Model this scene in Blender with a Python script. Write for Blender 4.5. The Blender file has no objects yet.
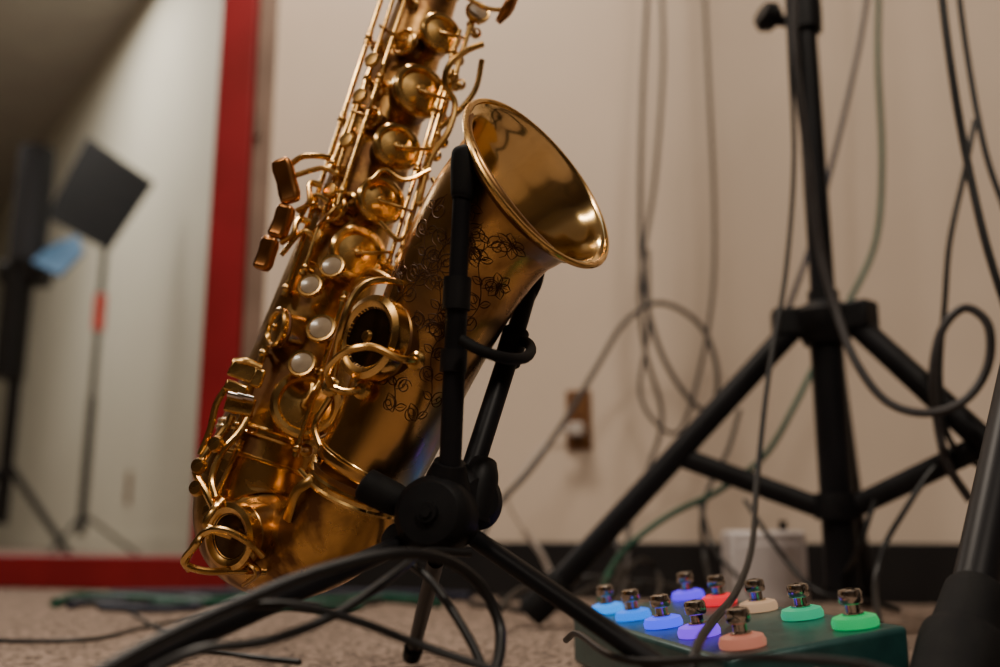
import bpy, math, random
from mathutils import Vector, Matrix
random.seed(4)
F=972.2; TH=math.radians(11.5); CZ=.12
C,S=math.cos(TH),math.sin(TH)
def pt(u,v,y):
    """surveyed point: reference measurement (u,v) of something standing y metres down the room"""
    a=(u-500)/F; b=(333.5-v)/F
    t=y/(C-b*S)
    return Vector((a*t,y,CZ+t*(S+b*C)))
def fl(u,v,h=0.0):
    a=(u-500)/F; b=(333.5-v)/F
    t=(h-CZ)/(S+b*C)
    return Vector((a*t,t*(C-b*S),h))
def mm(n,y): return n*y/F*1.0

# ------------------------------------------------------------ materials
def newmat(name):
    m=bpy.data.materials.new(name); m.use_nodes=True
    nt=m.node_tree; return m,nt,nt.nodes['Principled BSDF']
def mat(name,c1,c2=None,metal=0,rough=.5,scale=20,bump=0,bscale=None,r2=None,emit=None,es=0,coat=0,detail=4,lo=.35,hi=.65,spec=.5):
    m,nt,b=newmat(name); N=nt.nodes; L=nt.links
    tc=N.new('ShaderNodeTexCoord'); no=N.new('ShaderNodeTexNoise')
    no.inputs['Scale'].default_value=scale; no.inputs['Detail'].default_value=detail
    L.new(tc.outputs['Object'],no.inputs['Vector'])
    cr=N.new('ShaderNodeValToRGB'); cr.color_ramp.elements[0].position=lo; cr.color_ramp.elements[1].position=hi
    c2=c2 or tuple(x*.85 for x in c1)
    cr.color_ramp.elements[0].color=(*c1,1); cr.color_ramp.elements[1].color=(*c2,1)
    L.new(no.outputs['Fac'],cr.inputs['Fac']); L.new(cr.outputs['Color'],b.inputs['Base Color'])
    b.inputs['Metallic'].default_value=metal; b.inputs['Roughness'].default_value=rough
    b.inputs['Specular IOR Level'].default_value=spec
    if r2 is not None:
        mr=N.new('ShaderNodeMapRange'); mr.inputs['To Min'].default_value=rough; mr.inputs['To Max'].default_value=r2
        mr.inputs['From Min'].default_value=lo; mr.inputs['From Max'].default_value=hi
        L.new(no.outputs['Fac'],mr.inputs['Value']); L.new(mr.outputs['Result'],b.inputs['Roughness'])
    if bump:
        n2=N.new('ShaderNodeTexNoise'); n2.inputs['Scale'].default_value=bscale or scale*4
        L.new(tc.outputs['Object'],n2.inputs['Vector'])
        bp=N.new('ShaderNodeBump'); bp.inputs['Strength'].default_value=bump; bp.inputs['Distance'].default_value=.002
        L.new(n2.outputs['Fac'],bp.inputs['Height']); L.new(bp.outputs['Normal'],b.inputs['Normal'])
    if emit:
        b.inputs['Emission Color'].default_value=(*emit,1); b.inputs['Emission Strength'].default_value=es
    if coat: b.inputs['Coat Weight'].default_value=coat
    return m

M={}
M['key']=mat('key_brass',(.88,.57,.21),(.52,.29,.09),1,.14,34,r2=.32)
M['engrave']=mat('engraved_line',(.10,.045,.016),(.06,.026,.010),.6,.5,60)
M['inner']=mat('polished_bell_brass',(.97,.72,.36),(.86,.58,.23),1,.10,14,r2=.17)
M['palm']=mat('copper_brass',(.50,.22,.075),(.34,.14,.045),1,.30,40)
M['pearl']=mat('pearl',(.40,.32,.22),(.26,.20,.135),0,.2,60,coat=.4)
M['pad']=mat('leather_pad',(.28,.13,.06),(.20,.09,.04),0,.7,40)
M['painted_dark']=mat('painted_dark_reflection',(.10,.055,.022),(.05,.028,.012),.9,.25,30)  # dark reflection in the polished key faces, painted as a dark base colour
M['black']=mat('black_paint',(.006,.006,.007),(.010,.010,.011),0,.5,40,.05,300,spec=.17)
M['blackm']=mat('black_metal_tube',(.006,.006,.007),(.010,.010,.012),0,.42,10,spec=.15)
M['rubber']=mat('black_rubber',(.006,.006,.007),(.010,.010,.010),0,.7,60,.1,400,spec=.15)
M['cable']=mat('black_cable',(.007,.007,.008),(.011,.011,.011),0,.42,30,spec=.35)
M['cgrey']=mat('grey_cable',(.045,.042,.042),(.034,.03,.03),0,.5,30,spec=.3)
M['cblue']=mat('blue_black_cable',(.02,.024,.045),(.012,.014,.028),0,.45,30,spec=.3)
M['cgreen']=mat('green_cable',(.006,.075,.045),(.004,.05,.03),0,.45,30,spec=.3)
M['cwhite']=mat('white_cable',(.5,.44,.40),(.45,.4,.36),0,.5,30)
M['chrome']=mat('nickel',(.66,.60,.54),(.5,.45,.40),1,.16,30)
M['teal']=mat('teal_enamel',(.022,.085,.082),(.016,.062,.062),.3,.34,60,.08,500)
M['red']=mat('red_paint',(.22,.010,.014),(.17,.008,.010),0,.45,6,spec=.3)
M['wood']=mat('brown_jamb',(.20,.13,.095),(.14,.09,.065),0,.5,8)
M['outlet']=mat('brown_outlet_plastic',(.17,.075,.025),(.12,.05,.018),0,.35,20)
M['white']=mat('white_plastic',(.62,.57,.56),(.56,.51,.51),0,.45,20)
M['tag']=mat('red_tag',(.9,.05,.03),(.8,.04,.02),0,.5,20)
M['blue']=mat('blue_folder',(.10,.28,.55),(.08,.24,.5),0,.6,20)
M['grille']=mat('dark_grey_grille',(.04,.044,.056),(.026,.03,.038),.2,.5,300,spec=.3)
M['base']=mat('black_baseboard_vinyl',(.008,.007,.008),(.012,.011,.011),0,.5,8,spec=.3)
M['wall']=mat('beige_wall_paint',(.66,.545,.44),(.59,.48,.38),0,.75,1.5,.12,90,detail=6,spec=.2)
M['wall2']=mat('pale_wall_paint',(.54,.515,.43),(.50,.475,.39),0,.75,1.2,.1,60,spec=.2)
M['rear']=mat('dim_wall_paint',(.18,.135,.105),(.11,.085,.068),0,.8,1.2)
M['ceil']=mat('ceiling_paint',(.40,.37,.33),(.36,.33,.30),0,.85,3)
M['carpet']=mat('beige_carpet',(.33,.25,.20),(.075,.056,.046),0,.95,150,.9,500,detail=4,lo=.42,hi=.6,spec=.1)
def brass(name,engr):
    m,nt,b=newmat(name); N=nt.nodes;L=nt.links
    tc=N.new('ShaderNodeTexCoord'); OB=tc.outputs['Object']
    def noise(sc,de=2,dist=0):
        n=N.new('ShaderNodeTexNoise'); n.inputs['Scale'].default_value=sc; n.inputs['Detail'].default_value=de; n.inputs['Distortion'].default_value=dist
        L.new(OB,n.inputs['Vector']); return n.outputs['Fac']
    def mr(src,a,b_,c,d):
        n=N.new('ShaderNodeMapRange')
        for k,v_ in zip(('From Min','From Max','To Min','To Max'),(a,b_,c,d)): n.inputs[k].default_value=v_
        L.new(src,n.inputs['Value']); return n.outputs[0]
    def mth(op,a,b_):
        n=N.new('ShaderNodeMath'); n.operation=op
        for i,q in enumerate((a,b_)):
            if isinstance(q,(int,float)): n.inputs[i].default_value=q
            else: L.new(q,n.inputs[i])
        return n.outputs[0]
    def mix(f,a,b_):
        n=N.new('ShaderNodeMix'); n.data_type='RGBA'; L.new(f,n.inputs[0])
        for i,q in ((6,a),(7,b_)):
            if isinstance(q,tuple): n.inputs[i].default_value=(*q,1)
            else: L.new(q,n.inputs[i])
        return n.outputs[2]
    big=noise(17,4,.8); fine=noise(80,3)
    pat=mr(mth('ADD',mth('MULTIPLY',big,.88),mth('MULTIPLY',fine,.12)),.45,.57,0,1)
    if engr: col=mix(pat,(.66,.38,.13),(.34,.18,.070)); rough=mr(pat,0,1,.24,.38)
    else: col=mix(pat,(.64,.36,.115),(.19,.092,.040)); rough=mr(pat,0,1,.24,.5)
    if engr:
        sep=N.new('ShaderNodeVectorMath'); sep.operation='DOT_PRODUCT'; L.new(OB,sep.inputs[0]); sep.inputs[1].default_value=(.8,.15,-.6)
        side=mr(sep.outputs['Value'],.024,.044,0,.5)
        w=noise(16,0,.3); refl_tint=mix(mr(w,.40,.60,0,1),(.80,.52,.44),(.55,.68,.52))  # pink and mint reflections on the bell's right side, mixed into the base colour
        col=mix(side,col,refl_tint)
    bp=N.new('ShaderNodeBump'); bp.inputs['Strength'].default_value=.04; bp.inputs['Distance'].default_value=.001
    L.new(fine,bp.inputs['Height']); L.new(bp.outputs['Normal'],b.inputs['Normal'])
    L.new(col,b.inputs['Base Color']); L.new(rough,b.inputs['Roughness']); b.inputs['Metallic'].default_value=1
    return m
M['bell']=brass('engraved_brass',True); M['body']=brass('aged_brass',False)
m,nt,b=newmat('clear_glass'); N=nt.nodes;L=nt.links
tr=N.new('ShaderNodeBsdfTransparent'); gl=N.new('ShaderNodeBsdfGlossy'); gl.inputs['Roughness'].default_value=.02
ms=N.new('ShaderNodeMixShader'); ms.inputs[0].default_value=.03
L.new(tr.outputs[0],ms.inputs[1]); L.new(gl.outputs[0],ms.inputs[2]); L.new(ms.outputs[0],N['Material Output'].inputs['Surface'])
M['glass']=m

# ------------------------------------------------------------ mesh builder
def cat(P,n):
    if len(P)==2: return [P[0],P[1]]
    out=[]
    for i in range(len(P)-1):
        p0=P[i-1] if i>0 else tuple(2*a-b for a,b in zip(P[0],P[1]))
        p1=P[i];p2=P[i+1]
        p3=P[i+2] if i+2<len(P) else tuple(2*a-b for a,b in zip(P[-1],P[-2]))
        for k in range(n):
            t=k/n
            out.append(tuple(.5*((2*b)+(-a+c)*t+(2*a-5*b+4*c-d)*t*t+(-a+3*b-3*c+d)*t**3) for a,b,c,d in zip(p0,p1,p2,p3)))
    out.append(P[-1]); return out
def basis(n):
    n=Vector(n).normalized()
    a=Vector((0,0,1)) if abs(n.z)<.9 else Vector((1,0,0))
    x=a.cross(n).normalized(); y=n.cross(x).normalized()
    return x,y,n
class MB:
    def __init__(s): s.v=[];s.f=[]
    def ring(s,c,x,y,r,seg,fl=1):
        i=len(s.v)
        for k in range(seg):
            a=2*math.pi*k/seg
            s.v.append(Vector(c)+x*(r*math.cos(a))+y*(r*fl*math.sin(a)))
        return i
    def tube(s,pts,r,seg=12,n=6,cap=True,flat=1,up=None):
        if not isinstance(r,(list,tuple)): r=[r]*len(pts)
        P=cat([(*p,q) for p,q in zip(pts,r)],n)
        pos=[Vector(p[:3]) for p in P]; R=[max(p[3],1e-5) for p in P]
        T=[]
        for i in range(len(pos)):
            a=pos[max(i-1,0)]; b=pos[min(i+1,len(pos)-1)]; d=(b-a)
            T.append(d.normalized() if d.length>1e-9 else Vector((0,0,1)))
        if up is not None:
            x=(Vector(up)-T[0]*Vector(up).dot(T[0])).normalized(); y=T[0].cross(x)
        else: x,y,_=basis(T[0])
        idx=[]
        for i in range(len(pos)):
            if i>0:
                q=T[i-1].rotation_difference(T[i]); x=q@x
                x=(x-T[i]*x.dot(T[i])).normalized(); y=T[i].cross(x)
            idx.append(s.ring(pos[i],x,y,R[i],seg,flat))
        for a,b in zip(idx,idx[1:]):
            for k in range(seg):
                k2=(k+1)%seg; s.f.append((a+k,a+k2,b+k2,b+k))
        if cap:
            s.f.append(tuple(idx[0]+k for k in reversed(range(seg)))); s.f.append(tuple(idx[-1]+k for k in range(seg)))
        return s
    def lathe(s,prof,c,n,seg=32):
        x,y,n=basis(n); c=Vector(c); prev=None
        for r,h in prof:
            if r<1e-7: cur=('p',len(s.v)); s.v.append(c+n*h)
            else: cur=('r',s.ring(c+n*h,x,y,r,seg))
            if prev:
                for k in range(seg):
                    k2=(k+1)%seg
                    if prev[0]=='r' and cur[0]=='r': s.f.append((prev[1]+k,prev[1]+k2,cur[1]+k2,cur[1]+k))
                    elif prev[0]=='p' and cur[0]=='r': s.f.append((prev[1],cur[1]+k2,cur[1]+k))
                    elif prev[0]=='r' and cur[0]=='p': s.f.append((prev[1]+k,prev[1]+k2,cur[1]))
            prev=cur
        return s
    def ball(s,c,r,seg=14,sx=1):
        return s.lathe([(r*math.sin(math.pi*i/8)*sx if 0<i<8 else 0,-r*math.cos(math.pi*i/8)) for i in range(9)],c,(0,0,1),seg)
    def torus(s,c,n,R,r,seg=40,rs=8):
        return s.lathe([(R+r*math.cos(2*math.pi*k/rs),r*math.sin(2*math.pi*k/rs)) for k in range(rs+1)],c,n,seg)
    def box(s,c,size,ax=None):
        X,Y,Z=ax or (Vector((1,0,0)),Vector((0,1,0)),Vector((0,0,1)))
        c=Vector(c); i=len(s.v)
        for dz in(-.5,.5):
            for dx,dy in((-.5,-.5),(.5,-.5),(.5,.5),(-.5,.5)):
                s.v.append(c+X*(dx*size[0])+Y*(dy*size[1])+Z*(dz*size[2]))
        for q in((3,2,1,0),(4,5,6,7),(0,1,5,4),(1,2,6,5),(2,3,7,6),(3,0,4,7)): s.f.append(tuple(i+k for k in q))
        return s
    def slab(s,corners,thick):
        P=[Vector(p) for p in corners]; n=(P[1]-P[0]).cross(P[-1]-P[0]).normalized()*thick
        i=len(s.v);k=len(P); s.v+= [p for p in P]+[p+n for p in P]
        s.f.append(tuple(i+j for j in reversed(range(k)))); s.f.append(tuple(i+k+j for j in range(k)))
        for j in range(k): s.f.append((i+j,i+(j+1)%k,i+k+(j+1)%k,i+k+j))
        return s
    def done(s,name,m,parent=None,label=None,category=None,group=None,kind=None,bevel=0,solid=0,ang=35):
        lo=Vector((min(p[i] for p in s.v) for i in range(3))); hi=Vector((max(p[i] for p in s.v) for i in range(3)))
        c=(lo+hi)/2
        me=bpy.data.meshes.new(name); me.from_pydata([tuple(p-c) for p in s.v],[],s.f); me.update()
        me.shade_smooth(); me.set_sharp_from_angle(angle=math.radians(ang))
        me.materials.append(M[m] if isinstance(m,str) else m)
        o=bpy.data.objects.new(name,me); bpy.context.collection.objects.link(o)
        o['wl']=tuple(c)
        if parent:
            o.parent=parent; o.location=c-Vector(parent['wl'])
        else: o.location=c
        if bevel:
            b=o.modifiers.new('bevel','BEVEL'); b.width=bevel; b.segments=3; b.limit_method='ANGLE'
        if solid:
            b=o.modifiers.new('solid','SOLIDIFY'); b.thickness=solid; b.offset=0
        tag(o,label,category,group,kind); return o
def tag(o,label=None,category=None,group=None,kind=None):
    if label:o['label']=label
    if category:o['category']=category
    if group:o['group']=group
    if kind:o['kind']=kind
def root(name,loc,label,category,group=None):
    e=bpy.data.objects.new(name,None); e.empty_display_size=.05; e.location=loc; e['wl']=tuple(loc)
    bpy.context.collection.objects.link(e); tag(e,label,category,group); return e
V=Vector
# ------------------------------------------------------------ room
O=V((-.6,2.05,0)); D=V((.964,-.266,0)); NN=V((-.266,-.964,0))
def W(s,z,off=0): return O+D*s+NN*off+V((0,0,z))
def onwall(u,v,off=0):
    a=(u-500)/F; b=(333.5-v)/F; d=V((a,C-b*S,S+b*C)); o=V((0,0,CZ))
    t=((O+NN*off)-o).dot(NN)/d.dot(NN); return o+d*t
def sof(p): return (p-O).dot(D)
def wbox(s0,s1,z0,z1,o0,o1,name,m,label=None,bevel=0,kind='structure',**k):
    c=W((s0+s1)/2,(z0+z1)/2,(o0+o1)/2)
    return MB().box(c,(s1-s0,o1-o0,z1-z0),(D,NN,V((0,0,1)))).done(name,m,label=label,kind=kind,bevel=bevel,**k)
s_l=sof(onwall(209,300)); s_r=sof(onwall(246,300)); s_w=sof(onwall(264,300))
MB().box((-1.5,3,-.05),(10.5,16,.1)).done('floor','carpet',kind='structure')
wbox(s_w,3.2,0,3.5,-.12,0,'wall_back','wall')
wbox(-4.6,s_w,2.3,3.5,-.12,0,'wall_back','wall')
wbox(-4.6,-2.6,0,2.3,-.12,0,'wall_back','wall')
wbox(s_w,3.0,0,.1,0,.012,'baseboard_back','base',bevel=.003)
wbox(s_l,s_r,0.0,2.3,-.12,.02,'trim_1','red',bevel=.004)
wbox(s_r,s_w,0,2.3,-.1,.006,'trim_2','wood',bevel=.002)
zt=onwall(100,556).z
wbox(-2.6,s_l,0.0,zt,-.12,.02,'trim_3','red',bevel=.004)
wbox(-2.6,s_l,zt,2.3,-.055,-.05,'window_1','glass')
hz=onwall(262,125).z
MB().tube([W(s_r+.012,hz-.03,.012),W(s_r+.012,hz+.03,.012)],.006).done('trim_4','wood',kind='structure')
MB().box((2.6,-.4,1.3),(.1,5.4,2.8)).done('wall_right','rear',kind='structure')
MB().box((-5.1,0,1.3),(.1,6.4,2.8)).done('wall_left','rear',kind='structure')
MB().box((-1.2,-3.1,1.3),(7.9,.1,2.8)).done('wall_front','rear',kind='structure')
MB().slab([(-5.1,-3.1,2.6),(2.6,-3.1,2.6),(2.6,1.2,2.6),(-5.1,3.25,2.6)],.1).done('ceiling','ceil',kind='structure')
a=V((-.1,2.66,0)); bq=V((-6.4,11.29,0)); dd=(bq-a).normalized(); nd=V((-dd.y,dd.x,0))
if nd.y>0: nd=-nd
MB().box((a+bq)/2+V((0,0,1.7))-nd*.05,((bq-a).length,.1,3.4),(dd,nd,V((0,0,1)))).done('wall_next_room','wall2',kind='structure')
MB().box((a+bq)/2+V((0,0,.05))+nd*.006,((bq-a).length,.012,.1),(dd,nd,V((0,0,1)))).done('baseboard_next_room','wall2',kind='structure')
MB().box((-6.6,7,1.7),(.1,9.5,3.4)).done('wall_next_room_side','wall2',kind='structure')
MB().slab([(-6.6,2.0,3.4),(.2,2.0,3.4),(.2,11.4,3.4),(-6.6,11.4,3.4)],.1).done('ceiling','ceil',kind='structure')

# ------------------------------------------------------------ outlet on wall
def outlet(c,X,Nn,sc,label):
    Z=V((0,0,1)); e=root('wall_outlet',c,label,'outlet')
    MB().box(c+Nn*.003,(.048*sc,.006,.114*sc),(X,Nn,Z)).done('cover_plate','outlet',e,bevel=.002)
    for k in(-1,1):
        cc=c+Z*(k*.02*sc)+Nn*.0065
        MB().lathe([(0,-.002),(.0145*sc,-.002),(.0145*sc,.001),(0,.001)],cc,Nn,20).done('socket','outlet',e)
    MB().lathe([(0,0),(.003,0),(.002,.0015),(0,.0015)],c+Nn*.006,Nn,10).done('screw','chrome',e)
    return e
oc=onwall(579,420); outlet(oc,D,NN,1,'brown plastic wall outlet with a plug in it')
def ondiag(u,v):
    a_=(u-500)/F; b_=(333.5-v)/F; d=V((a_,C-b_*S,S+b_*C)); o=V((0,0,CZ)); t=(a-o).dot(nd)/d.dot(nd); return o+d*t
outlet(ondiag(129,488),dd,nd,1.5,'small brown outlet on the pale wall of the next room')

# ------------------------------------------------------------ SAXOPHONE
sax=root('saxophone',pt(290,592,.75),'gold lacquered saxophone with engraved bell, held upright on a black stand','saxophone')
Bp=[(466,-110,.81,27),(447,-55,.805,28),(428,0,.80,31),(394,98,.795,36),(359,200,.79,42),(325,298,.787,48),(291,398,.785,54),(264,470,.78,58)]
def bodyc(v):
    for p,q in zip(Bp,Bp[1:]):
        if p[1]<=v<=q[1]:
            t=(v-p[1])/(q[1]-p[1]); return [a_+(b_-a_)*t for a_,b_ in zip(p,q)]
    return Bp[-1]
def path(P): return [pt(p[0],p[1],p[2]) for p in P],[mm(p[3],p[2]) for p in P]
body=MB(); P,R=path(Bp); body.tube(P,R,48,8)
NB=V((.46,-.86,.06)).normalized(); NL=V((-.5,-.85,.08)).normalized()
cups=[(441,33,24,NB),(420,91,31,NB),(397,147,27,NB),(381,201,27,NB),(358,254,31,NB),(334,208,16,NL),(277,328,22,V((-.75,-.6,.1))),(306,405,36,V((.25,-.93,.15))),(404,42,16,NL),(371,118,13,NL)]
def cup(c,n,R,name='key_cup'):
    n=V(n).normalized()
    prof=[(0,.26*R),(.12*R,.25*R),(.17*R,.20*R),(.17*R,.13*R),(.35*R,.12*R),(.66*R,.05*R),(.70*R,.045*R),(.72*R,.12*R),(.78*R,.17*R),(.90*R,.17*R),(.99*R,.09*R),(1.0*R,.02*R),(R,-.1*R),(.95*R,-.12*R),(0,-.12*R)]
    o=MB().lathe(prof,c,n,44).done(name,'key',sax)
    MB().lathe([(0,-.12*R),(.9*R,-.12*R),(.93*R,-.2*R),(.88*R,-.28*R),(0,-.28*R)],c,n,32).done('pad','pad',o)
    body.lathe([(.8*R,-.3*R),(.86*R,-.34*R),(.82*R,-.4*R),(.8*R,-1.15*R)],c,n,36)
    return o
for (u,v,r,n) in cups:
    b_=bodyc(v); y=b_[2]-mm(b_[3],b_[2])-.006-mm(r,.75)*.25
    cup(pt(u,v,y),n,mm(r,y))
bo=body.done('body_tube','body',sax)
bowP=[(264,470,.78,58),(253,505,.775,57),(258,533,.765,54),(290,547,.745,50),(332,531,.722,50),(354,498,.71,51),(363,476,.705,51)]
bow=MB(); P,R=path(bowP); bow.tube(P,R,56,10)
bow.done('bow','body',sax)
belP=[(363,476,.705,51),(386,435,.70,53),(413,374,.695,57),(441,315,.69,62),(467,264,.684,68),(490,228,.678,74),(509,207,.6725,80),(523,195,.668,87),(533,187,.664,96),(539,182,.6605,106)]
bel=MB(); P,R=path(belP); bel.tube(P,R,72,8,cap=False)
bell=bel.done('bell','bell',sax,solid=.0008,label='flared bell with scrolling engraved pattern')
inn=MB(); inn.tube(P[3:],[r-.0011 for r in R[3:]],72,8,cap=False); inn.done('bell_interior','inner',sax)
rimn=(P[-1]-P[-2]).normalized()
MB().torus(P[-1],rimn,R[-1],.0022,96,10).done('bell_rim','key',sax)
# floral engraving cut along the bell: strokes laid out in (length, girth) on the tube surface
BC=[(V(p[:3]),p[3]) for p in cat([(*p,q) for p,q in zip(P,R)],12)]
BL=[0]
for i in range(1,len(BC)): BL.append(BL[-1]+(BC[i][0]-BC[i-1][0]).length)
def bsurf(s,w):
    s=max(.001,min(BL[-1]-.001,s)); i=1
    while BL[i]<s: i+=1
    t=(s-BL[i-1])/(BL[i]-BL[i-1]); c=BC[i-1][0].lerp(BC[i][0],t); r=BC[i-1][1]+(BC[i][1]-BC[i-1][1])*t
    T=(BC[min(i+2,len(BC)-1)][0]-BC[max(i-3,0)][0]).normalized()
    x=V((0,-1,0)); x=(x-T*x.dot(T)).normalized(); y=T.cross(x); ph=w/.045
    return c+(x*math.cos(ph)+y*math.sin(ph))*(r+.00045)
eng=MB(); rg=random.Random(11)
def stroke(pts,r=.00042):
    eng.tube([bsurf(*p) for p in pts],[r*.4]+[r]*(len(pts)-2)+[r*.4],5,2)
def spiral(s,w,R0,a0,dr,turn=1.5):
    stroke([(s+R0*(1-k/14)*math.sin(a0+dr*turn*2*math.pi*k/12),w+R0*(1-k/14)*math.cos(a0+dr*turn*2*math.pi*k/12)) for k in range(13)])
def leaf(s,w,L_,an,wd=.28):
    for sg in(-1,1):
        stroke([(s+L_*(k/5)*math.sin(an)+sg*wd*L_*math.sin(math.pi*k/5)*math.cos(an),w+L_*(k/5)*math.cos(an)-sg*wd*L_*math.sin(math.pi*k/5)*math.sin(an)) for k in range(6)])
    stroke([(s+L_*.15*math.sin(an),w+L_*.15*math.cos(an)),(s+L_*.45*math.sin(an),w+L_*.45*math.cos(an)),(s+L_*.75*math.sin(an),w+L_*.75*math.cos(an))],.0003)
def flower(s,w,R0,n=6):
    a0=rg.random()*2
    for k in range(n): leaf(s,w,R0,a0+k*2*math.pi/n,.32)
    stroke([(s+R0*.2*math.sin(q*.9),w+R0*.2*math.cos(q*.9)) for q in range(8)])
for (w0,am,ph) in((-.026,.007,0),(-.004,.008,1.6),(.020,.008,.4)):
    stroke([(.052+.0075*k,w0+am*math.sin(ph+k*.62)) for k in range(21)],.00038)
    for k in range(0,20,2):
        s_=.052+.0075*k; w_=w0+am*math.sin(ph+k*.62); sg=1 if (k//2)%2 else -1
        spiral(s_+.004,w_+sg*.006,.0055+.002*rg.random(),rg.random()*6,sg,1.3+.4*rg.random())
        leaf(s_,w_,.011+.004*rg.random(),(.9 if sg>0 else 2.2)+rg.random()*.4)
        leaf(s_+.003,w_,.009,(.4 if sg<0 else 2.7)+rg.random()*.3)
for s_,w_,R0 in((.085,-.016,.011),(.120,.010,.012),(.150,-.014,.013),(.178,.006,.012),(.165,.034,.011),(.205,-.010,.011),(.200,.026,.012),(.105,-.038,.010),(.142,-.042,.010)):
    flower(s_,w_,R0)
eng.done('engraving','engrave',bell)
def band(p,q,t,extra=.0018,w=.004,name='ferrule'):
    c=p[0].lerp(q[0],t); n=(q[0]-p[0]).normalized(); r=p[1]+(q[1]-p[1])*t
    MB().lathe([(r-.001,-w),(r+extra,-w),(r+extra*1.4,-w*.6),(r+extra*.8,-w*.3),(r+extra*.8,w*.3),(r+extra*1.4,w*.6),(r+extra,w),(r-.001,w)],c,n,56).done(name,'key',sax)
def PR(p): return (pt(p[0],p[1],p[2]),mm(p[3],p[2]))
band(PR(Bp[-2]),PR(Bp[-1]),.62); band(PR(Bp[-2]),PR(Bp[-1]),.95,.001,.0015)
band(PR(bowP[-2]),PR(bowP[-1]),.5,.002,.005); band(PR(belP[0]),PR(belP[1]),.25,.001,.0015)
band(PR(Bp[2]),PR(Bp[1]),.3)
nk=[pt(466,-110,.81),pt(476,-140,.812),pt(505,-165,.80),pt(545,-160,.77),pt(585,-130,.74)]
MB().tube(nk,[.014,.0125,.0115,.0105,.009],24,8).done('neck','body',sax)
MB().tube([nk[-1],nk[-1]+(nk[-1]-nk[-2])*1.3],[.0125,.009],20).done('mouthpiece','rubber',sax)
def pearl(u,v,r,n,y=None,name='pearl_button'):
    if y is None:
        b_=bodyc(v); y=b_[2]-mm(b_[3],b_[2])-.026
    c=pt(u,v,y); R=mm(r,y); n=V(n).normalized()
    o=MB().lathe([(0,-.2*R),(.7*R,-.2*R),(R,-.05*R),(1.08*R,.25*R),(1.0*R,.42*R),(.84*R,.40*R),(.8*R,.28*R),(0,.28*R)],c,n,28).done('finger_cup','key',sax)
    MB().lathe([(.82*R,.3*R),(.76*R,.38*R),(.5*R,.42*R),(0,.44*R)],c,n,28).done(name,'pearl',o)
    MB().tube([c-n*.1*R,c-n*.5*R,c-n*.9*R+V((.004,.004,0))],.002,8).done('stem','key',o)
NF=V((-.1,-.95,.25))
for u,v,r in((333,268,13),(311,287,12.5),(322,330,15),(303,365,14)): pearl(u,v,r,NF)
pearl(477,14,13,V((.3,-.9,.2)),.765)
def rod(pts,r=.0019,name='key_rod',m='key',posts=(),seg=10,flat=1,taper=None):
    P=[pt(*p) for p in pts]
    k=MB().tube(P,r if taper is None else taper,seg,7,flat=flat)
    for t in posts:
        c=P[0].lerp(P[-1],t); k.ball(c,.0038); 
        k.tube([c,c+V((.004,.017,0))],.0018,8); k.lathe([(.005,0),(.005,.002),(.0025,.003)],c+V((.004,.016,0)),(0,-1,0),14)
        d=(P[-1]-P[0]).normalized(); k.tube([c-d*.006,c+d*.006],.0027,10)
    return k.done(name,m,sax)
PS=(0.02,.25,.5,.75,.98)
rod([(394,-40,.762),(284,296,.742)],.0022,posts=PS)
rod([(406,-40,.760),(303,275,.738)],.0019,posts=(.1,.4,.7,.98))
rod([(418,-40,.757),(338,205,.738)],.0018,posts=(.15,.5,.95))
rod([(381,40,.762),(330,170,.745)],.0022,posts=(.05,.5,.95))
rod([(472,20,.765),(398,262,.735)],.0023,posts=PS)
rod([(460,30,.762),(386,272,.735)],.0018,posts=(.1,.35,.6,.98))
rod([(452,70,.752),(406,232,.735)],.0017,posts=(.05,.5,.95))
rod([(345,296,.725),(296,452,.72)],.0021,posts=(.02,.5,.98))
rod([(264,352,.735),(238,428,.732)],.0021,posts=(.02,.98))
rod([(240,445,.735),(214,500,.725)],.0019,posts=(.05,.95))
for a_ in [((441,33,.744),(464,38,.755)),((420,91,.739),(450,100,.748)),((397,147,.735),(430,150,.742)),((381,201,.733),(414,212,.738)),((358,254,.728),(392,252,.736)),
           ((334,208,.737),(318,225,.741)),((333,270,.742),(308,262,.745)),((311,290,.742),(300,272,.745)),((322,333,.735),(338,318,.73)),((303,368,.733),(322,370,.728)),((306,405,.72),(320,382,.722)),((404,42,.752),(380,26,.757)),((371,118,.748),(352,112,.75))]:
    p,q=a_; mid=((p[0]+q[0])/2,(p[1]+q[1])/2,min(p[2],q[2])-.003)
    rod([p,mid,q],.0030,name='key_arm',flat=.5,taper=[.0036,.0028,.0022])
rod([(483,44,.742),(468,50,.74),(450,64,.742),(445,84,.745),(455,104,.748),(448,132,.745),(430,160,.742),(418,205,.738)],.0027,name='key_lever')
rod([(482,60,.748),(476,88,.75),(462,108,.752),(440,128,.75)],.0024,name='key_lever')
rod([(447,0,.765),(462,-4,.755),(486,8,.752),(505,10,.75)],.002,name='key_lever')
MB().tube([pt(498,22,.75),pt(508,8,.748),pt(517,-10,.75)],[.004,.0075,.006],16,6,flat=.6).done('palm_key','palm',sax)
rod([(430,170,.74),(405,180,.733),(385,170,.735),(372,180,.735)],.002,name='key_lever')
rod([(418,205,.735),(440,195,.735),(432,178,.736)],.002,name='key_lever')
rod([(410,215,.733),(400,240,.73),(380,222,.73)],.002,name='key_lever')
for (u,v) in((372,60),(360,96),(347,140),(330,190),(316,236)):
    c=pt(u,v,.742); MB().lathe([(0,-.002),(.006,-.002),(.007,0),(.006,.002),(0,.0025)],c,(-.4,-.85,.2),20).done('key_touch','key',sax)
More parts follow.
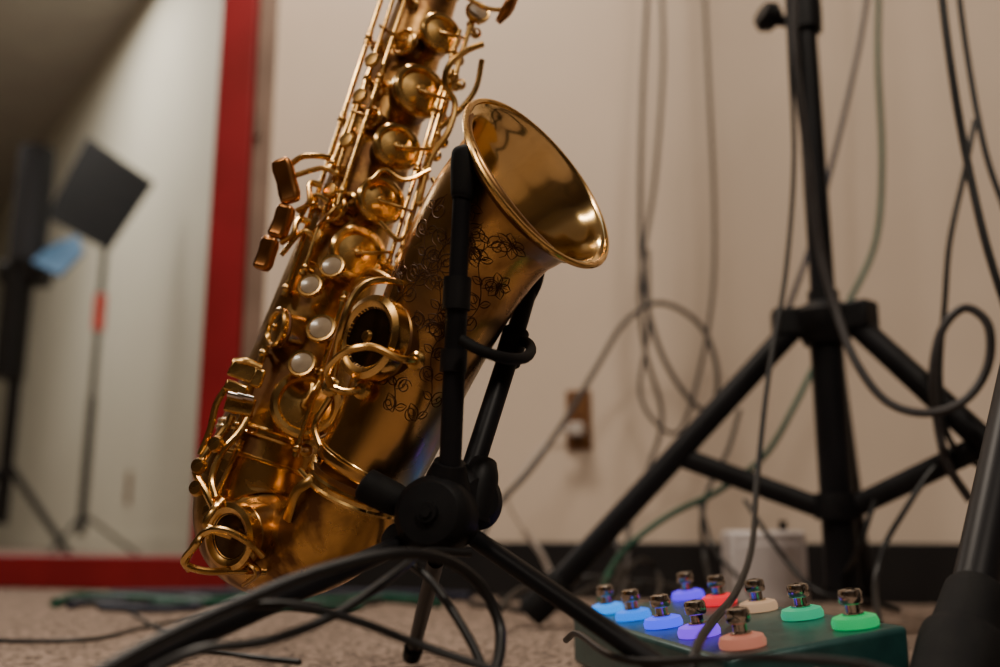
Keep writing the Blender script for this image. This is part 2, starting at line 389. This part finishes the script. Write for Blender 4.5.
# side touchpieces: rounded rectangular blocks on arms
for k,(A,Bc,w,arm) in enumerate([((282,160),(291,203),23,(330,158)),((289,206),(275,238),21,(322,186)),((273,238),(260,270),20,(310,222))]):
    y=.733+.002*k
    p=pt(*A,y); q=pt(*Bc,y); Z=(p-q).normalized(); Y=V((-.25,-1,.05)); Y=(Y-Z*Y.dot(Z)).normalized(); X=Y.cross(Z)
    c=(p+q)/2; o=MB()
    hw=mm(w,y)/2; hl=(p-q).length/2
    for s_,ws,dy in((-1,.86,.0),(-.55,1.0,-.001),(0,.94,-.0005),(.55,1,.001),(1,.85,.002)):
        i=len(o.v)
        for sx,sy in((-1,-1),(1,-1),(1,1),(-1,1)): o.v.append(c+Z*(hl*s_)+X*(hw*ws*sx)+Y*(.0048*sy+dy))
        if i>0:
            for j in range(4): o.f.append((i-4+j,i-4+(j+1)%4,i+(j+1)%4,i+j))
    n_=len(o.v); o.f.append((3,2,1,0)); o.f.append((n_-4,n_-3,n_-2,n_-1))
    o.done('palm_key','palm',sax,bevel=.0034,ang=60)
    rod([(A[0]+8,A[1]+5,y),(A[0]+20,A[1]-3,y-.003),(arm[0]-12,arm[1]-2,y),(arm[0],arm[1],y+.004)],.0030,name='palm_key_arm',flat=.7)
    rod([(A[0]+8,A[1]+17,y+.002),(arm[0]-8,arm[1]+10,y+.003),(arm[0]+6,arm[1]+16,y+.006)],.0022,name='palm_key_arm')
# bell key with guard
ck=pt(372,338,.652); rk=mm(44,.652); nk2=V((-.62,-.78,.08)).normalized()
MB().lathe([(rk*.9,-.25*rk),(rk*.96,-.35*rk),(rk*.9,-.4*rk),(rk*.9,-1.1*rk)],ck,nk2,40).done('tone_hole','body',sax)
o=MB().lathe([(0,.06*rk),(.66*rk,.06*rk),(.74*rk,.16*rk),(.86*rk,.2*rk),(rk,.14*rk),(1.02*rk,0),(rk,-.22*rk),(0,-.22*rk)],ck,nk2,48).done('key_cup','key',sax,label='large bell key cup behind a wire guard')
MB().lathe([(.72*rk,.135*rk),(.68*rk,.085*rk),(.5*rk,.11*rk),(.3*rk,.14*rk),(0,.16*rk)],ck,nk2,40).done('dark_reflection_disc','painted_dark',o)
k_=MB(); k_.lathe([(.0,.24*rk),(.12*rk,.22*rk),(.16*rk,.15*rk),(.17*rk,.10*rk)],ck,nk2,20); k_.done('key_ornament','key',sax)
rod([(331,387,.655),(328,370,.642),(345,352,.629),(372,347,.624),(398,358,.626),(416,361,.636)],.0026,name='key_guard')
rod([(334,376,.65),(340,335,.634),(352,300,.634),(368,283,.642),(392,281,.652),(418,291,.662)],.0026,name='key_guard')
rod([(331,387,.655),(345,392,.65),(362,390,.655)],.0026,name='key_guard')
for u,v,y in((416,361,.637),(418,291,.661),(331,387,.656),(362,390,.655)):
    MB().lathe([(0,.003),(.004,.003),(.0065,.001),(.0065,-.001),(0,-.001)],pt(u,v,y),(-.2,-.95,.1),18).done('guard_foot','key',sax)
ck=pt(232,536,.700); rk=mm(33,.700); n5=V((-.5,-.85,-.1)).normalized()
MB().lathe([(rk*.9,-.25*rk),(rk*.95,-.33*rk),(rk*.88,-.4*rk),(rk*.88,-1.2*rk)],ck,n5,40).done('tone_hole','body',sax)
o=MB().lathe([(0,.06*rk),(.62*rk,.06*rk),(.72*rk,.17*rk),(.86*rk,.22*rk),(rk,.15*rk),(1.02*rk,0),(rk,-.22*rk),(0,-.22*rk)],ck,n5,40).done('key_cup','key',sax)
MB().lathe([(.68*rk,.13*rk),(.64*rk,.08*rk),(.3*rk,.12*rk),(0,.14*rk)],ck,n5,40).done('dark_reflection_disc','painted_dark',o)
rod([(262,556,.695),(245,540,.680),(222,530,.677),(203,534,.682),(186,560,.69),(190,570,.695)],.0026,name='key_guard')
rod([(203,534,.684),(196,545,.68),(184,562,.69),(205,571,.695),(245,571,.702),(266,572,.708)],.0026,name='key_guard')
rod([(222,500,.70),(213,510,.69),(206,526,.688),(232,536,.690)],.0030,name='key_arm',flat=.6)
for (u,v,w,h,t) in((243,371,28,19,.1),(236,388,24,12,.1),(240,405,30,19,-.05),(258,378,12,20,0)):
    y=.722; X=V((math.cos(t+.25),0,-math.sin(t+.25))); Y=V((.1,-1,.1)).normalized(); Z=X.cross(Y).normalized(); Y=Z.cross(X)
    MB().box(pt(u,v,y),(mm(w,y),.004,mm(h,y)),(X,Y,Z)).done('spatula_key','key',sax,bevel=.0018)
for (u,v) in((236,396),(246,397)):
    MB().tube([pt(u-8,v-2,.716),pt(u+8,v+2,.716)],.0022,12).done('key_roller','chrome',sax)
rod([(232,415,.722),(226,428,.722),(205,455,.718),(196,472,.716),(206,492,.712),(214,508,.706)],.0030,name='key_lever')
rod([(226,388,.724),(216,405,.722),(210,430,.722),(200,455,.72)],.0026,name='key_lever')
rod([(250,415,.724),(240,432,.72),(222,452,.716),(212,478,.712),(216,498,.706)],.0026,name='key_lever')
rod([(234,362,.724),(247,362,.722),(262,368,.724)],.003,name='key_lever')
for u,v in((199,466),(197,488),(216,444),(210,512)):
    MB().lathe([(0,-.003),(.0055,-.003),(.0065,0),(.005,.003),(0,.0035)],pt(u,v,.714),(-.3,-.9,.1),18).done('key_touch','key',sax)
rod([(318,455,.70),(312,478,.684),(296,492,.686),(287,520,.695)],.0042,name='key_lever',flat=.5)
rod([(300,470,.69),(318,490,.682),(325,505,.682)],.0022,name='key_lever')
rod([(330,398,.700),(315,425,.70),(322,452,.695)],.0026,name='key_lever')
rod([(352,285,.735),(372,272,.72),(398,286,.69),(404,296,.668)],.0034,name='body_brace')
rod([(380,262,.735),(396,272,.71),(410,296,.664)],.0026,name='body_brace')
MB().lathe([(0,.003),(.008,.003),(.010,0),(.010,-.002),(0,-.002)],pt(408,295,.66),(-.3,-.9,.1),6).done('brace_plate','key',sax)
rod([(248,560,.695),(258,573,.69),(245,584,.705)],.0035,name='bow_guard',flat=.5)

# ------------------------------------------------------------ SAX STAND
st=root('saxophone_stand',V((pt(440,520,.655).x,.655,0)),'black folding saxophone stand with rubber tipped yoke arms','stand')
hc=pt(434,515,.632)
r=mm(40,.63)
MB().lathe([(0,.016),(r*.25,.016),(r*.28,.013),(r*.75,.012),(r*.93,.008),(r,.002),(r,-.014),(r*.8,-.018),(0,-.018)],hc,V((-.25,-.95,.1)),48).done('hub','black',st)
MB().lathe([(0,.018),(r*.14,.018),(r*.16,.015),(0,.014)],hc,V((-.25,-.95,.1)),6).done('bolt','black',st)
MB().lathe([(0,.010),(r*.5,.010),(r*.78,.004),(r*.82,-.012),(0,-.014)],pt(474,500,.655),V((.55,-.8,.1)),32).done('hub','black',st)
MB().tube([pt(455,540,.65),pt(447,490,.64),pt(450,462,.632)],[.017,.016,.0105],20,6).done('socket','black',st)
MB().tube([pt(470,520,.655),pt(480,480,.66),pt(484,462,.665)],[.014,.0125,.009],20,6).done('socket','black',st)
def armpart(name,pts,r,m='blackm',seg=24,par=st): return MB().tube([pt(*p) for p in pts],r,seg,5).done(name,m,par)
armpart('yoke_arm',[(450,470,.632),(457,300,.62)],.0072)
armpart('yoke_arm',[(457,300,.62),(463,178,.615)],.0062)
armpart('collar',[(453,372,.625),(454,350,.624)],.0088,'black')
armpart('collar',[(456,310,.6205),(457.5,278,.6195)],.0092,'black')
armpart('rubber_tip',[(462,200,.6155),(463,192,.6155),(464.5,160,.614),(465,150,.614),(465,146,.614)],[.0068,.0082,.0092,.0078,.003],'rubber')
armpart('yoke_arm',[(472,470,.665),(512,345,.70)],.0078)
armpart('yoke_arm',[(512,345,.70),(530,284,.72)],.0070)
armpart('collar',[(507,362,.695),(516,332,.704)],.0100,'black')
armpart('rubber_tip',[(524,300,.716),(531,281,.722),(536,262,.727)],[.0075,.009,.008],'rubber')
P=[pt(*p) for p in ((462,340,.608),(480,350,.602),(505,358,.61),(524,358,.635),(531,350,.665),(526,342,.69),(512,344,.70))]
MB().tube(P,.0038,14,8).done('retaining_strap','rubber',st)
MB().tube([pt(400,505,.645),pt(385,494,.65)],.007,16).done('cradle_arm','blackm',st)
MB().tube([pt(402,503,.645),pt(398,501,.645),pt(372,488,.65),pt(364,484,.65),pt(361,482,.65)],[.007,.0105,.0115,.0105,.004],24,5).done('cradle_pad','rubber',st)
def leg(p,q,r,foot=True):
    p=V(p);q=V(q)
    l=MB().tube([p,q],r,20).done('leg','blackm',st)
    d=(q-p).normalized()
    MB().tube([q-d*.035,q-d*.03,q],[r*1.2,r*1.5,r*1.5],18,4).done('rubber_foot','rubber',l)
p0=pt(408,541,.645); q0=pt(130,667,.49); t=(p0.z-.010)/(p0.z-q0.z); leg(p0,p0+(q0-p0)*t,.0062)
p1=pt(470,535,.65); q1=pt(660,667,.555); t=(p1.z-.010)/(p1.z-q1.z); leg(p1,p1+(q1-p1)*t,.0060)
p2=pt(436,560,.66); q2=fl(412,655,.010); leg(p2,q2,.0058)
MB().tube([pt(392,535,.64),pt(400,540,.645),pt(418,536,.648)],[.009,.012,.012],20,5).done('leg_bracket','black',st)

# ------------------------------------------------------------ SPEAKER STANDS
def spk(px,py,hz,feet,rL,rU,ztop,label,brz=.15):
    e=root('speaker_stand',V((px,py,0)),label,'stand','black tripod speaker stands')
    c=V((px,py,hz))
    MB().tube([V((px,py,.05)),V((px,py,hz))],rL,28).done('lower_pole','blackm',e)
    MB().tube([V((px,py,hz)),V((px,py,ztop))],rU,28).done('upper_pole','blackm',e)
    MB().lathe([(0,-.03),(rL*1.3,-.03),(rL*1.7,-.015),(rL*1.9,-.004),(rL*1.9,.012),(rL*1.5,.02),(rU*1.25,.026),(rU*1.25,.04),(0,.04)],c,(0,0,1),36).done('collar','black',e)
    MB().lathe([(0,-.016),(rL*1.35,-.016),(rL*1.45,0),(rL*1.35,.016),(0,.016)],V((px,py,brz)),(0,0,1),28).done('brace_collar','black',e)
    MB().lathe([(0,-.01),(rL*1.1,-.01),(rL*1.1,.006),(0,.006)],V((px,py,.05)),(0,0,1),24).done('pole_cap','rubber',e)
    for f in feet:
        f=V(f); d=(V((f.x,f.y,0))-V((px,py,0))).normalized()
        top=c+d*(rL*2.0)-V((0,0,.008)); foot=V((f.x,f.y,.02))
        MB().box(c+d*(rL*2.0),(rL*2.4,rL*1.7,.036),(d,d.cross(V((0,0,1))),V((0,0,1)))).done('leg_bracket','black',e,bevel=.004)
        l=MB().tube([top,foot],rL*.74,22).done('leg','blackm',e)
        ax=(foot-top).normalized()
        MB().tube([foot-ax*.055,foot-ax*.05,foot-ax*.01,foot+ax*.006],[rL*.78,rL*.92,rL*.98,rL*.9],22,5).done('rubber_foot','rubber',l)
        mid=top.lerp(foot,.45)
        MB().tube([V((px,py,brz))+d*rL*1.2,mid],rL*.42,10,flat=1.6).done('brace','black',e)
    return e
fl0=fl(541,628)
spx,spy=pt(825,325,1.22).x,1.22
s1=spk(spx,spy,pt(825,322,1.22).z,[(fl0.x-.01,fl0.y,0),(spx+.24,spy-.27,0),(spx+.15,spy+.34,0)],.0205,.0155,1.6,'black tripod speaker stand beside the effects pedal')
kp=pt(775,20,1.21)
MB().tube([V((spx,spy,kp.z)),kp],.008,14).done('locking_knob','black',s1)
MB().lathe([(0,-.012),(.016,-.012),(.022,0),(.016,.012),(0,.014)],pt(768,17,1.21),(-.8,-.3,.35),14).done('locking_knob','black',s1)
MB().lathe([(.017,-.03),(.023,-.03),(.024,0),(.023,.03),(.017,.03)],V((spx,spy,pt(803,12,1.22).z)),(0,0,1),24).done('collar','black',s1)
f=pt(951,725,.585); f.z=.02; qq=pt(1009,440,.69); hcn=f+(qq-f)*((.62-f.z)/(qq.z-f.z))
s2=spk(hcn.x,hcn.y,.62,[(f.x,f.y,0),(hcn.x+.33,hcn.y-.12,0),(hcn.x+.22,hcn.y+.33,0)],.0185,.016,1.6,'second black tripod speaker stand with large rubber foot',brz=.3)
ax=(f-hcn).normalized()
MB().tube([f-ax*.088,f-ax*.083,f-ax*.06,f-ax*.05,f-ax*.045,f+ax*.005],[.0165,.0185,.0205,.022,.0255,.0255],28,5).done('rubber_foot','rubber',s2)

# ------------------------------------------------------------ EFFECTS PEDAL
A5=fl(743,646,.05); A1=fl(608,612,.05)
e1=(A1-A5); Lr=e1.length; e1.normalize(); e2h=V((-e1.y,e1.x,0)); 
if e2h.x<0:e2h=-e2h
tl=math.radians(8); e2=(e2h*math.cos(tl)+V((0,0,math.sin(tl)))).normalized(); e3=e2.cross(e1).normalized()
if e3.z<0:e3=-e3
pb=root('effects_pedal',V((A5.x,A5.y,0))+e1*Lr/2+e2h*.034,'teal multi-switch effects pedal with glowing footswitches on the carpet','effects pedal')
def B(a,b,c): return A5+e1*a+e2*b+e3*c
def Bg(a,b): 
    p=B(a,b,0); return V((p.x,p.y,0))
hous=MB()
x0,x1,w0,w1=-.026,Lr+.03,-.024,.100
top=[B(x0,w0,-.001),B(x0,w1,-.001),B(x1,w1,-.001),B(x1,w0,-.001)]; bot=[Bg(x0,w0),Bg(x0,w1),Bg(x1,w1),Bg(x1,w0)]
for b_ in bot: b_.z=.004
hous.v=top+bot; hous.f=[(0,1,2,3),(7,6,5,4),(0,4,5,1),(1,5,6,2),(2,6,7,3),(3,7,4,0)]
hous.done('housing','teal',pb,bevel=.004)
for a_,b_ in((x0+.02,w0+.02),(x0+.02,w1-.02),(x1-.02,w1-.02),(x1-.02,w0+.02)):
    g=Bg(a_,b_); MB().lathe([(0,0),(.009,0),(.008,.006),(0,.006)],g,(0,0,1),16).done('rubber_foot','rubber',pb)
colA=[((1,.34,.22),.35),((.20,.03,1),1.3),((.04,.06,1),1.6),((.0,.20,1),1.3),((.0,.28,1),1.4)]
colB=[((.0,.75,.20),.5),((.03,.8,.38),.42),((1,.62,.36),.38),((1,.01,.03),.95),((.10,.02,1),1.5)]
def switch(c,col,es,k):
    o=MB()
    o.lathe([(0,.0005),(.0078,.0005),(.0078,.0065),(.0066,.007),(.0066,.0085),(.0045,.009),(.0045,.014),(.0068,.0142),(.0075,.0155),(.0075,.021),(.0066,.0228),(.004,.0234),(0,.0236)],c,e3,24)
    so=o.done('footswitch','chrome',pb)
    mname=mat('glow_'+str(k),tuple(.25*x+.02 for x in col),tuple(.2*x+.015 for x in col),0,.3,30,emit=col,es=es)
    MB().lathe([(.0076,.0),(.0145,.0),(.0148,.003),(.0135,.0062),(.0095,.0075),(.0076,.0075)],c,e3,32).done('light_ring',mname,so)
    MB().lathe([(0,.0238),(.002,.0238),(.002,.0234)],c,e3,10).done('cap_dimple','painted_dark',so)
for i in range(5):
    switch(B(Lr*i/4,0,0),*colA[i],i); switch(B(Lr*i/4-.004*(i<3),.077,0),*colB[i],i+5)
for i in range(3):
    MB().lathe([(0,0),(.006,0),(.006,.004),(.003,.004),(.003,.001),(0,.001)],(B(x0,.0+.03*i,-.02)),-e1,16).done('jack_socket','chrome',pb)

# ------------------------------------------------------------ adapter box
ab=fl(764,612,0); ab.y=1.42; ab.x=(752-500)/F*1.42*1.02
e=root('power_adapter',ab,'white plastic power adapter box standing on the carpet','adapter')
MB().box(ab+V((0,.0,.062)),(.108,.06,.118)).done('casing','white',e,bevel=.006)
MB().box(ab+V((0,-.031,.062)),(.08,.003,.08)).done('front_panel','white',e,bevel=.001)
MB().tube([ab+V((.03,0,.12)),ab+V((.03,0,.135))],.006,12).done('strain_relief','rubber',e)

# ------------------------------------------------------------ cables
CE=2.55
def cable(pts,r,m='cable',label='thin black audio cable hanging along the beige wall',top=False,name='cable',group='hanging and coiled cables'):
    P=[pt(*p) for p in pts]
    for p in P: p.z=max(p.z,r)
    if top: P=[V((P[0].x,P[0].y,CE)),P[0]+V((0,0,.25))]+P
    return MB().tube(P,r,10,12).done(name,m,label=label,category='cable',group=group)
cable([(784,-60,1.12),(790,60,1.12),(794,160,1.12),(786,270,1.1),(768,380,1.05),(757,480,1.0),(752,545,.9),(737,590,.78),(712,622,.67),(696,650,.56),(688,700,.54)],.0029,top=True,label='black cable hanging down to the effects pedal')
cable([(648,-40,1.66),(643,80,1.66),(640,200,1.66),(643,280,1.65),(660,350,1.63),(690,400,1.62),(712,408,1.62),(717,370,1.62),(700,325,1.63),(660,303,1.64),(625,322,1.62),(598,365,1.6),(565,420,1.55),(530,470,1.5),(498,505,1.45),(480,540,1.4)],.0044,'cgrey',top=True,label='dark grey cable looping once in front of the wall')
cable([(660,-40,1.70),(663,60,1.70),(655,180,1.70),(640,280,1.69),(645,350,1.69),(662,415,1.68),(648,470,1.66),(630,520,1.6),(627,570,1.5),(618,610,1.3)],.0040,'cgrey',top=True,label='grey cable dangling to the carpet')
cable([(703,-40,1.68),(709,90,1.68),(714,200,1.68),(713,290,1.67),(700,370,1.66),(680,430,1.64),(655,422,1.64),(640,390,1.66),(648,330,1.67),(648,250,1.68)],.0035,'cgrey',top=True,label='thin grey cable with a loose curl')
cable([(878,-40,1.5),(878,60,1.5),(882,160,1.5),(876,240,1.49),(850,300,1.48),(822,350,1.46),(795,405,1.44),(765,455,1.42),(720,490,1.40),(670,515,1.38),(630,545,1.36),(608,575,1.3),(600,605,1.2)],.0045,'cgreen',top=True,label='dark green cable sweeping across behind the tripod')
cable([(868,-40,1.4),(862,30,1.4),(845,110,1.39),(828,180,1.38),(812,240,1.37),(795,290,1.36),(780,330,1.35)],.0038,'cblue',top=True,label='dark blue cable slanting past the pole')
cable([(792,-40,1.12),(795,60,1.12),(808,160,1.13),(820,250,1.14),(836,310,1.13),(855,360,1.10),(885,400,1.08),(925,413,1.06),(965,400,1.05),(988,365,1.05),(988,325,1.05),(965,308,1.06),(942,330,1.07),(933,375,1.08),(938,425,1.1),(948,465,1.1),(970,500,1.1)],.0050,'cgrey',top=True,label='thick charcoal cable curling into a round loop')
cable([(938,-40,1.0),(950,60,1.0),(965,150,1.0),(985,240,.99),(1010,320,.98)],.0044,top=True,label='thick black cable hanging beside the stand')
cable([(955,-40,1.05),(968,60,1.05),(985,150,1.04),(1005,210,1.03)],.0036,top=True)
cable([(975,120,1.1),(965,170,1.1),(950,240,1.1),(945,300,1.1),(940,380,1.1),(950,440,1.1),(985,470,1.1),(1010,490,1.1)],.0034,label='black cable hooked over the tripod leg')
cable([(955,445,1.12),(925,480,1.12),(905,510,1.12),(885,545,1.12),(875,585,1.1),(880,625,1.0)],.0034,label='black cable dropping to the carpet')
cable([(740,410,1.5),(728,450,1.48),(710,485,1.46),(702,520,1.44),(705,560,1.42),(715,600,1.3)],.0034,label='black cable dropping behind the tripod leg')
cable([(700,505,1.45),(715,550,1.4),(745,585,1.3),(760,615,1.1)],.0030)
cable([(875,500,1.15),(860,545,1.15),(845,575,1.2),(830,600,1.3)],.0030)
cable([(745,500,1.3),(775,545,1.25),(815,590,1.2),(860,600,1.2),(900,610,1.2)],.0032)
cable([(560,432,1.70),(545,445,1.68),(520,475,1.66),(508,500,1.66),(520,525,1.68),(535,545,1.7),(548,572,1.72)],.0020,'cwhite',label='pale cord running from the wall outlet')
cable([(524,532,1.70),(540,552,1.70),(552,578,1.70),(556,592,1.65)],.0050,'cwhite',label='short pale cord bent down to the carpet')
cable([(500,610,1.2),(520,590,1.35),(560,580,1.5),(600,578,1.5),(640,590,1.4)],.004,label='black cable lying on the carpet')
cable([(570,600,1.35),(600,585,1.45),(640,582,1.5),(690,590,1.4),(720,600,1.3)],.004,label='black cable lying on the carpet')
cable([(600,605,1.25),(640,560,1.4),(660,580,1.4),(650,620,1.1)],.0034,'cable',label='black cable arching off the carpet')
cable([(560,602,1.3),(590,560,1.4),(608,530,1.45),(620,560,1.4),(612,600,1.25)],.0034,label='black cable arching off the carpet')
pl=root('power_plug',oc+NN*.02-V((0,0,.02)),'pale plastic plug pushed into the brown outlet','plug')
MB().box(oc+NN*.022-V((0,0,.02)),(.026,.028,.024),(D,NN,V((0,0,1)))).done('plug_body','cwhite',pl,bevel=.003)
MB().tube([oc+NN*.03-V((0,0,.02))-D*.01,oc+NN*.035-D*.04-V((0,0,.022))],.004,10).done('strain_relief','cwhite',pl)
g='cables at the saxophone stand'
cable([(95,675,.45),(160,640,.47),(240,603,.49),(320,571,.51),(395,554,.53),(445,560,.55),(480,585,.57),(498,620,.57),(500,650,.56),(490,690,.54)],.0032,label='thick black cable looping over the stand leg',group=g)
cable([(150,672,.46),(200,650,.47),(270,640,.49),(340,612,.52),(400,570,.56),(425,552,.6),(470,553,.62)],.0026,label='black cable crossing in front of the stand',group=g)
cable([(408,562,.60),(430,580,.58),(452,610,.57),(475,650,.56),(490,690,.55)],.0026,label='black cable hanging from the hub',group=g)
cable([(240,605,.5),(300,606,.51),(360,622,.52),(420,645,.53),(500,672,.53)],.0024,label='black cable trailing under the saxophone',group=g)
cable([(566,640,.70),(578,634,.66),(610,655,.575),(650,662,.54),(720,658,.50),(790,658,.50),(860,664,.49),(900,675,.48)],.0022,label='black cable lying across the end of the pedal',group=g)
def fcable(pts,r,m,label):
    MB().tube([fl(*p,h=r) for p in pts],r,10,10).done('cable',m,label=label,category='cable',group='cables lying on the carpet')
fcable([(-30,640),(40,641),(100,638),(150,626),(230,612)],.0026,'cable','black cable stretched over the carpet')
fcable([(130,612),(180,640),(240,655),(300,662)],.0026,'cable','black cable stretched over the carpet')
fcable([(55,603),(80,596),(130,598),(200,603),(260,598),(320,602),(380,598),(440,603)],.008,'cgreen','dark green cable coiled on the carpet')
fcable([(60,600),(120,604),(180,598),(250,603),(320,606),(380,600),(330,596),(240,594)],.006,'cable','black cable bundled with a green one')
fcable([(110,594),(180,593),(240,592),(320,593),(400,594),(470,597)],.008,'cblue','dark blue cable along the foot of the wall')
fcable([(70,606),(100,600),(150,600),(200,606),(160,609),(100,607)],.006,'cblue','dark blue cable coiled on the carpet')
fcable([(130,597),(170,603),(230,600),(280,606),(340,601),(360,606),(320,609)],.006,'cgreen','green cable tangled with black ones on the carpet')
fcable([(500,598),(540,600),(560,606),(530,611),(500,606),(470,604)],.005,'cable','black cable coiled on the carpet near the tripod foot')

# ------------------------------------------------------------ next room: music stand, loudspeaker
MY=4.6
bx=pt(98,300,MY).x
ms=root('music_stand',V((bx,MY,0)),'black music stand with tilted desk and a red tag','music stand')
q=[pt(47,215,MY-.06),pt(110,250,MY-.06),pt(155,183,MY+.06),pt(88,137,MY+.06)]
MB().slab(q,.006).done('desk','black',ms,bevel=.002)
MB().tube([q[0]+V((0,-.02,0)),q[1]+V((0,-.02,0))],.012,8).done('desk_lip','black',ms)
MB().tube([V((bx,MY+.03,.22)),V((bx,MY+.03,pt(100,225,MY).z))],.015,14).done('pole','blackm',ms)
MB().tube([V((bx,MY+.03,.10)),V((bx,MY+.03,.75))],.020,14).done('pole','blackm',ms)
MB().lathe([(0,-.02),(.028,-.02),(.028,.02),(0,.02)],pt(104,212,MY+.02),(0,1,0),16).done('tilt_joint','black',ms)
for k in range(3):
    an=k*2.094+.4; MB().tube([V((bx,MY+.03,.2)),V((bx+.26*math.cos(an),MY+.03+.26*math.sin(an),.01))],.009,10).done('leg','blackm',ms)
z=pt(98,311,MY).z
MB().tube([V((bx,MY+.03,z-.09)),V((bx,MY+.03,z+.09))],.028,14).done('tag','tag',ms)
LY=4.3
lx=pt(28,250,LY).x
ls=root('loudspeaker',V((lx,LY,0)),'dark grey column loudspeaker on a black stand','loudspeaker')
z0,z1=pt(28,262,LY).z,pt(28,155,LY).z
MB().tube([V((lx,LY,z0)),V((lx,LY,z0+.01)),V((lx,LY,z1-.01)),V((lx,LY,z1))],[.07,.078,.078,.07],28,4).done('cabinet','grille',ls)
MB().tube([V((lx,LY,z0-.03)),V((lx,LY,z0))],.085,24).done('base_ring','black',ls)
zz=pt(28,275,LY).z; 
MB().box(V((lx,LY,zz-.0)),(.2,.14,.10)).done('bracket','black',ls,bevel=.02)
MB().tube([V((lx,LY,.15)),V((lx,LY,zz))],.03,16).done('pole','blackm',ls)
MB().tube([V((lx-.02,LY-.02,pt(0,380,LY).z)),V((lx-.02,LY-.02,zz))],.065,16).done('clutch_housing','black',ls)
for k in range(3):
    an=k*2.094+.15; MB().tube([V((lx,LY,.42)),V((lx+.3*math.cos(an),LY+.3*math.sin(an),.012))],.016,10).done('leg','blackm',ls)
q=[pt(32,262,LY-.1),pt(60,276,LY-.12),pt(84,252,LY-.05),pt(78,236,LY),pt(50,246,LY)]
MB().slab([p-V((0,0,.012)) for p in q],.005).done('shelf','black',ls)
MB().slab(q,.006).done('folder','blue',label='light blue paper folder resting on a stand shelf',category='folder')

# ------------------------------------------------------------ lights
def area(name,loc,tgt,sx,sy,p,col):
    l=bpy.data.lights.new(name,'AREA'); l.shape='RECTANGLE'; l.size=sx; l.size_y=sy; l.energy=p; l.color=col
    o=bpy.data.objects.new(name,l); o.location=loc; o.rotation_euler=(V(tgt)-V(loc)).to_track_quat('-Z','Y').to_euler()
    bpy.context.collection.objects.link(o)
WARM=(1,.86,.71)
area('ceiling_light',(-.55,1.2,2.5),(-.5,1.4,0),.7,.25,48,WARM)
area('ceiling_light',(.55,-1.0,2.5),(.1,.5,0),.5,.2,40,WARM)
area('ceiling_light',(-1.8,-.8,2.5),(-.9,.4,0),.7,.2,16,WARM)
area('ceiling_light',(-3.0,4.6,3.3),(-3,4.6,0),1.6,1.2,108,(1,.93,.83))
w=bpy.data.worlds.new('world'); bpy.context.scene.world=w; w.use_nodes=True
w.node_tree.nodes['Background'].inputs[0].default_value=(.9,.8,.7,1); w.node_tree.nodes['Background'].inputs[1].default_value=.04

for o in bpy.data.objects:
    if 'wl' in o: del o['wl']
cam=bpy.data.cameras.new('camera'); co=bpy.data.objects.new('camera',cam); bpy.context.collection.objects.link(co)
co.location=(0,0,CZ); co.rotation_euler=(math.pi/2+TH,0,0)
cam.lens=35; cam.sensor_width=36; cam.clip_start=.01
cam.dof.use_dof=True; cam.dof.focus_distance=.685; cam.dof.aperture_fstop=2.8
bpy.context.scene.camera=co
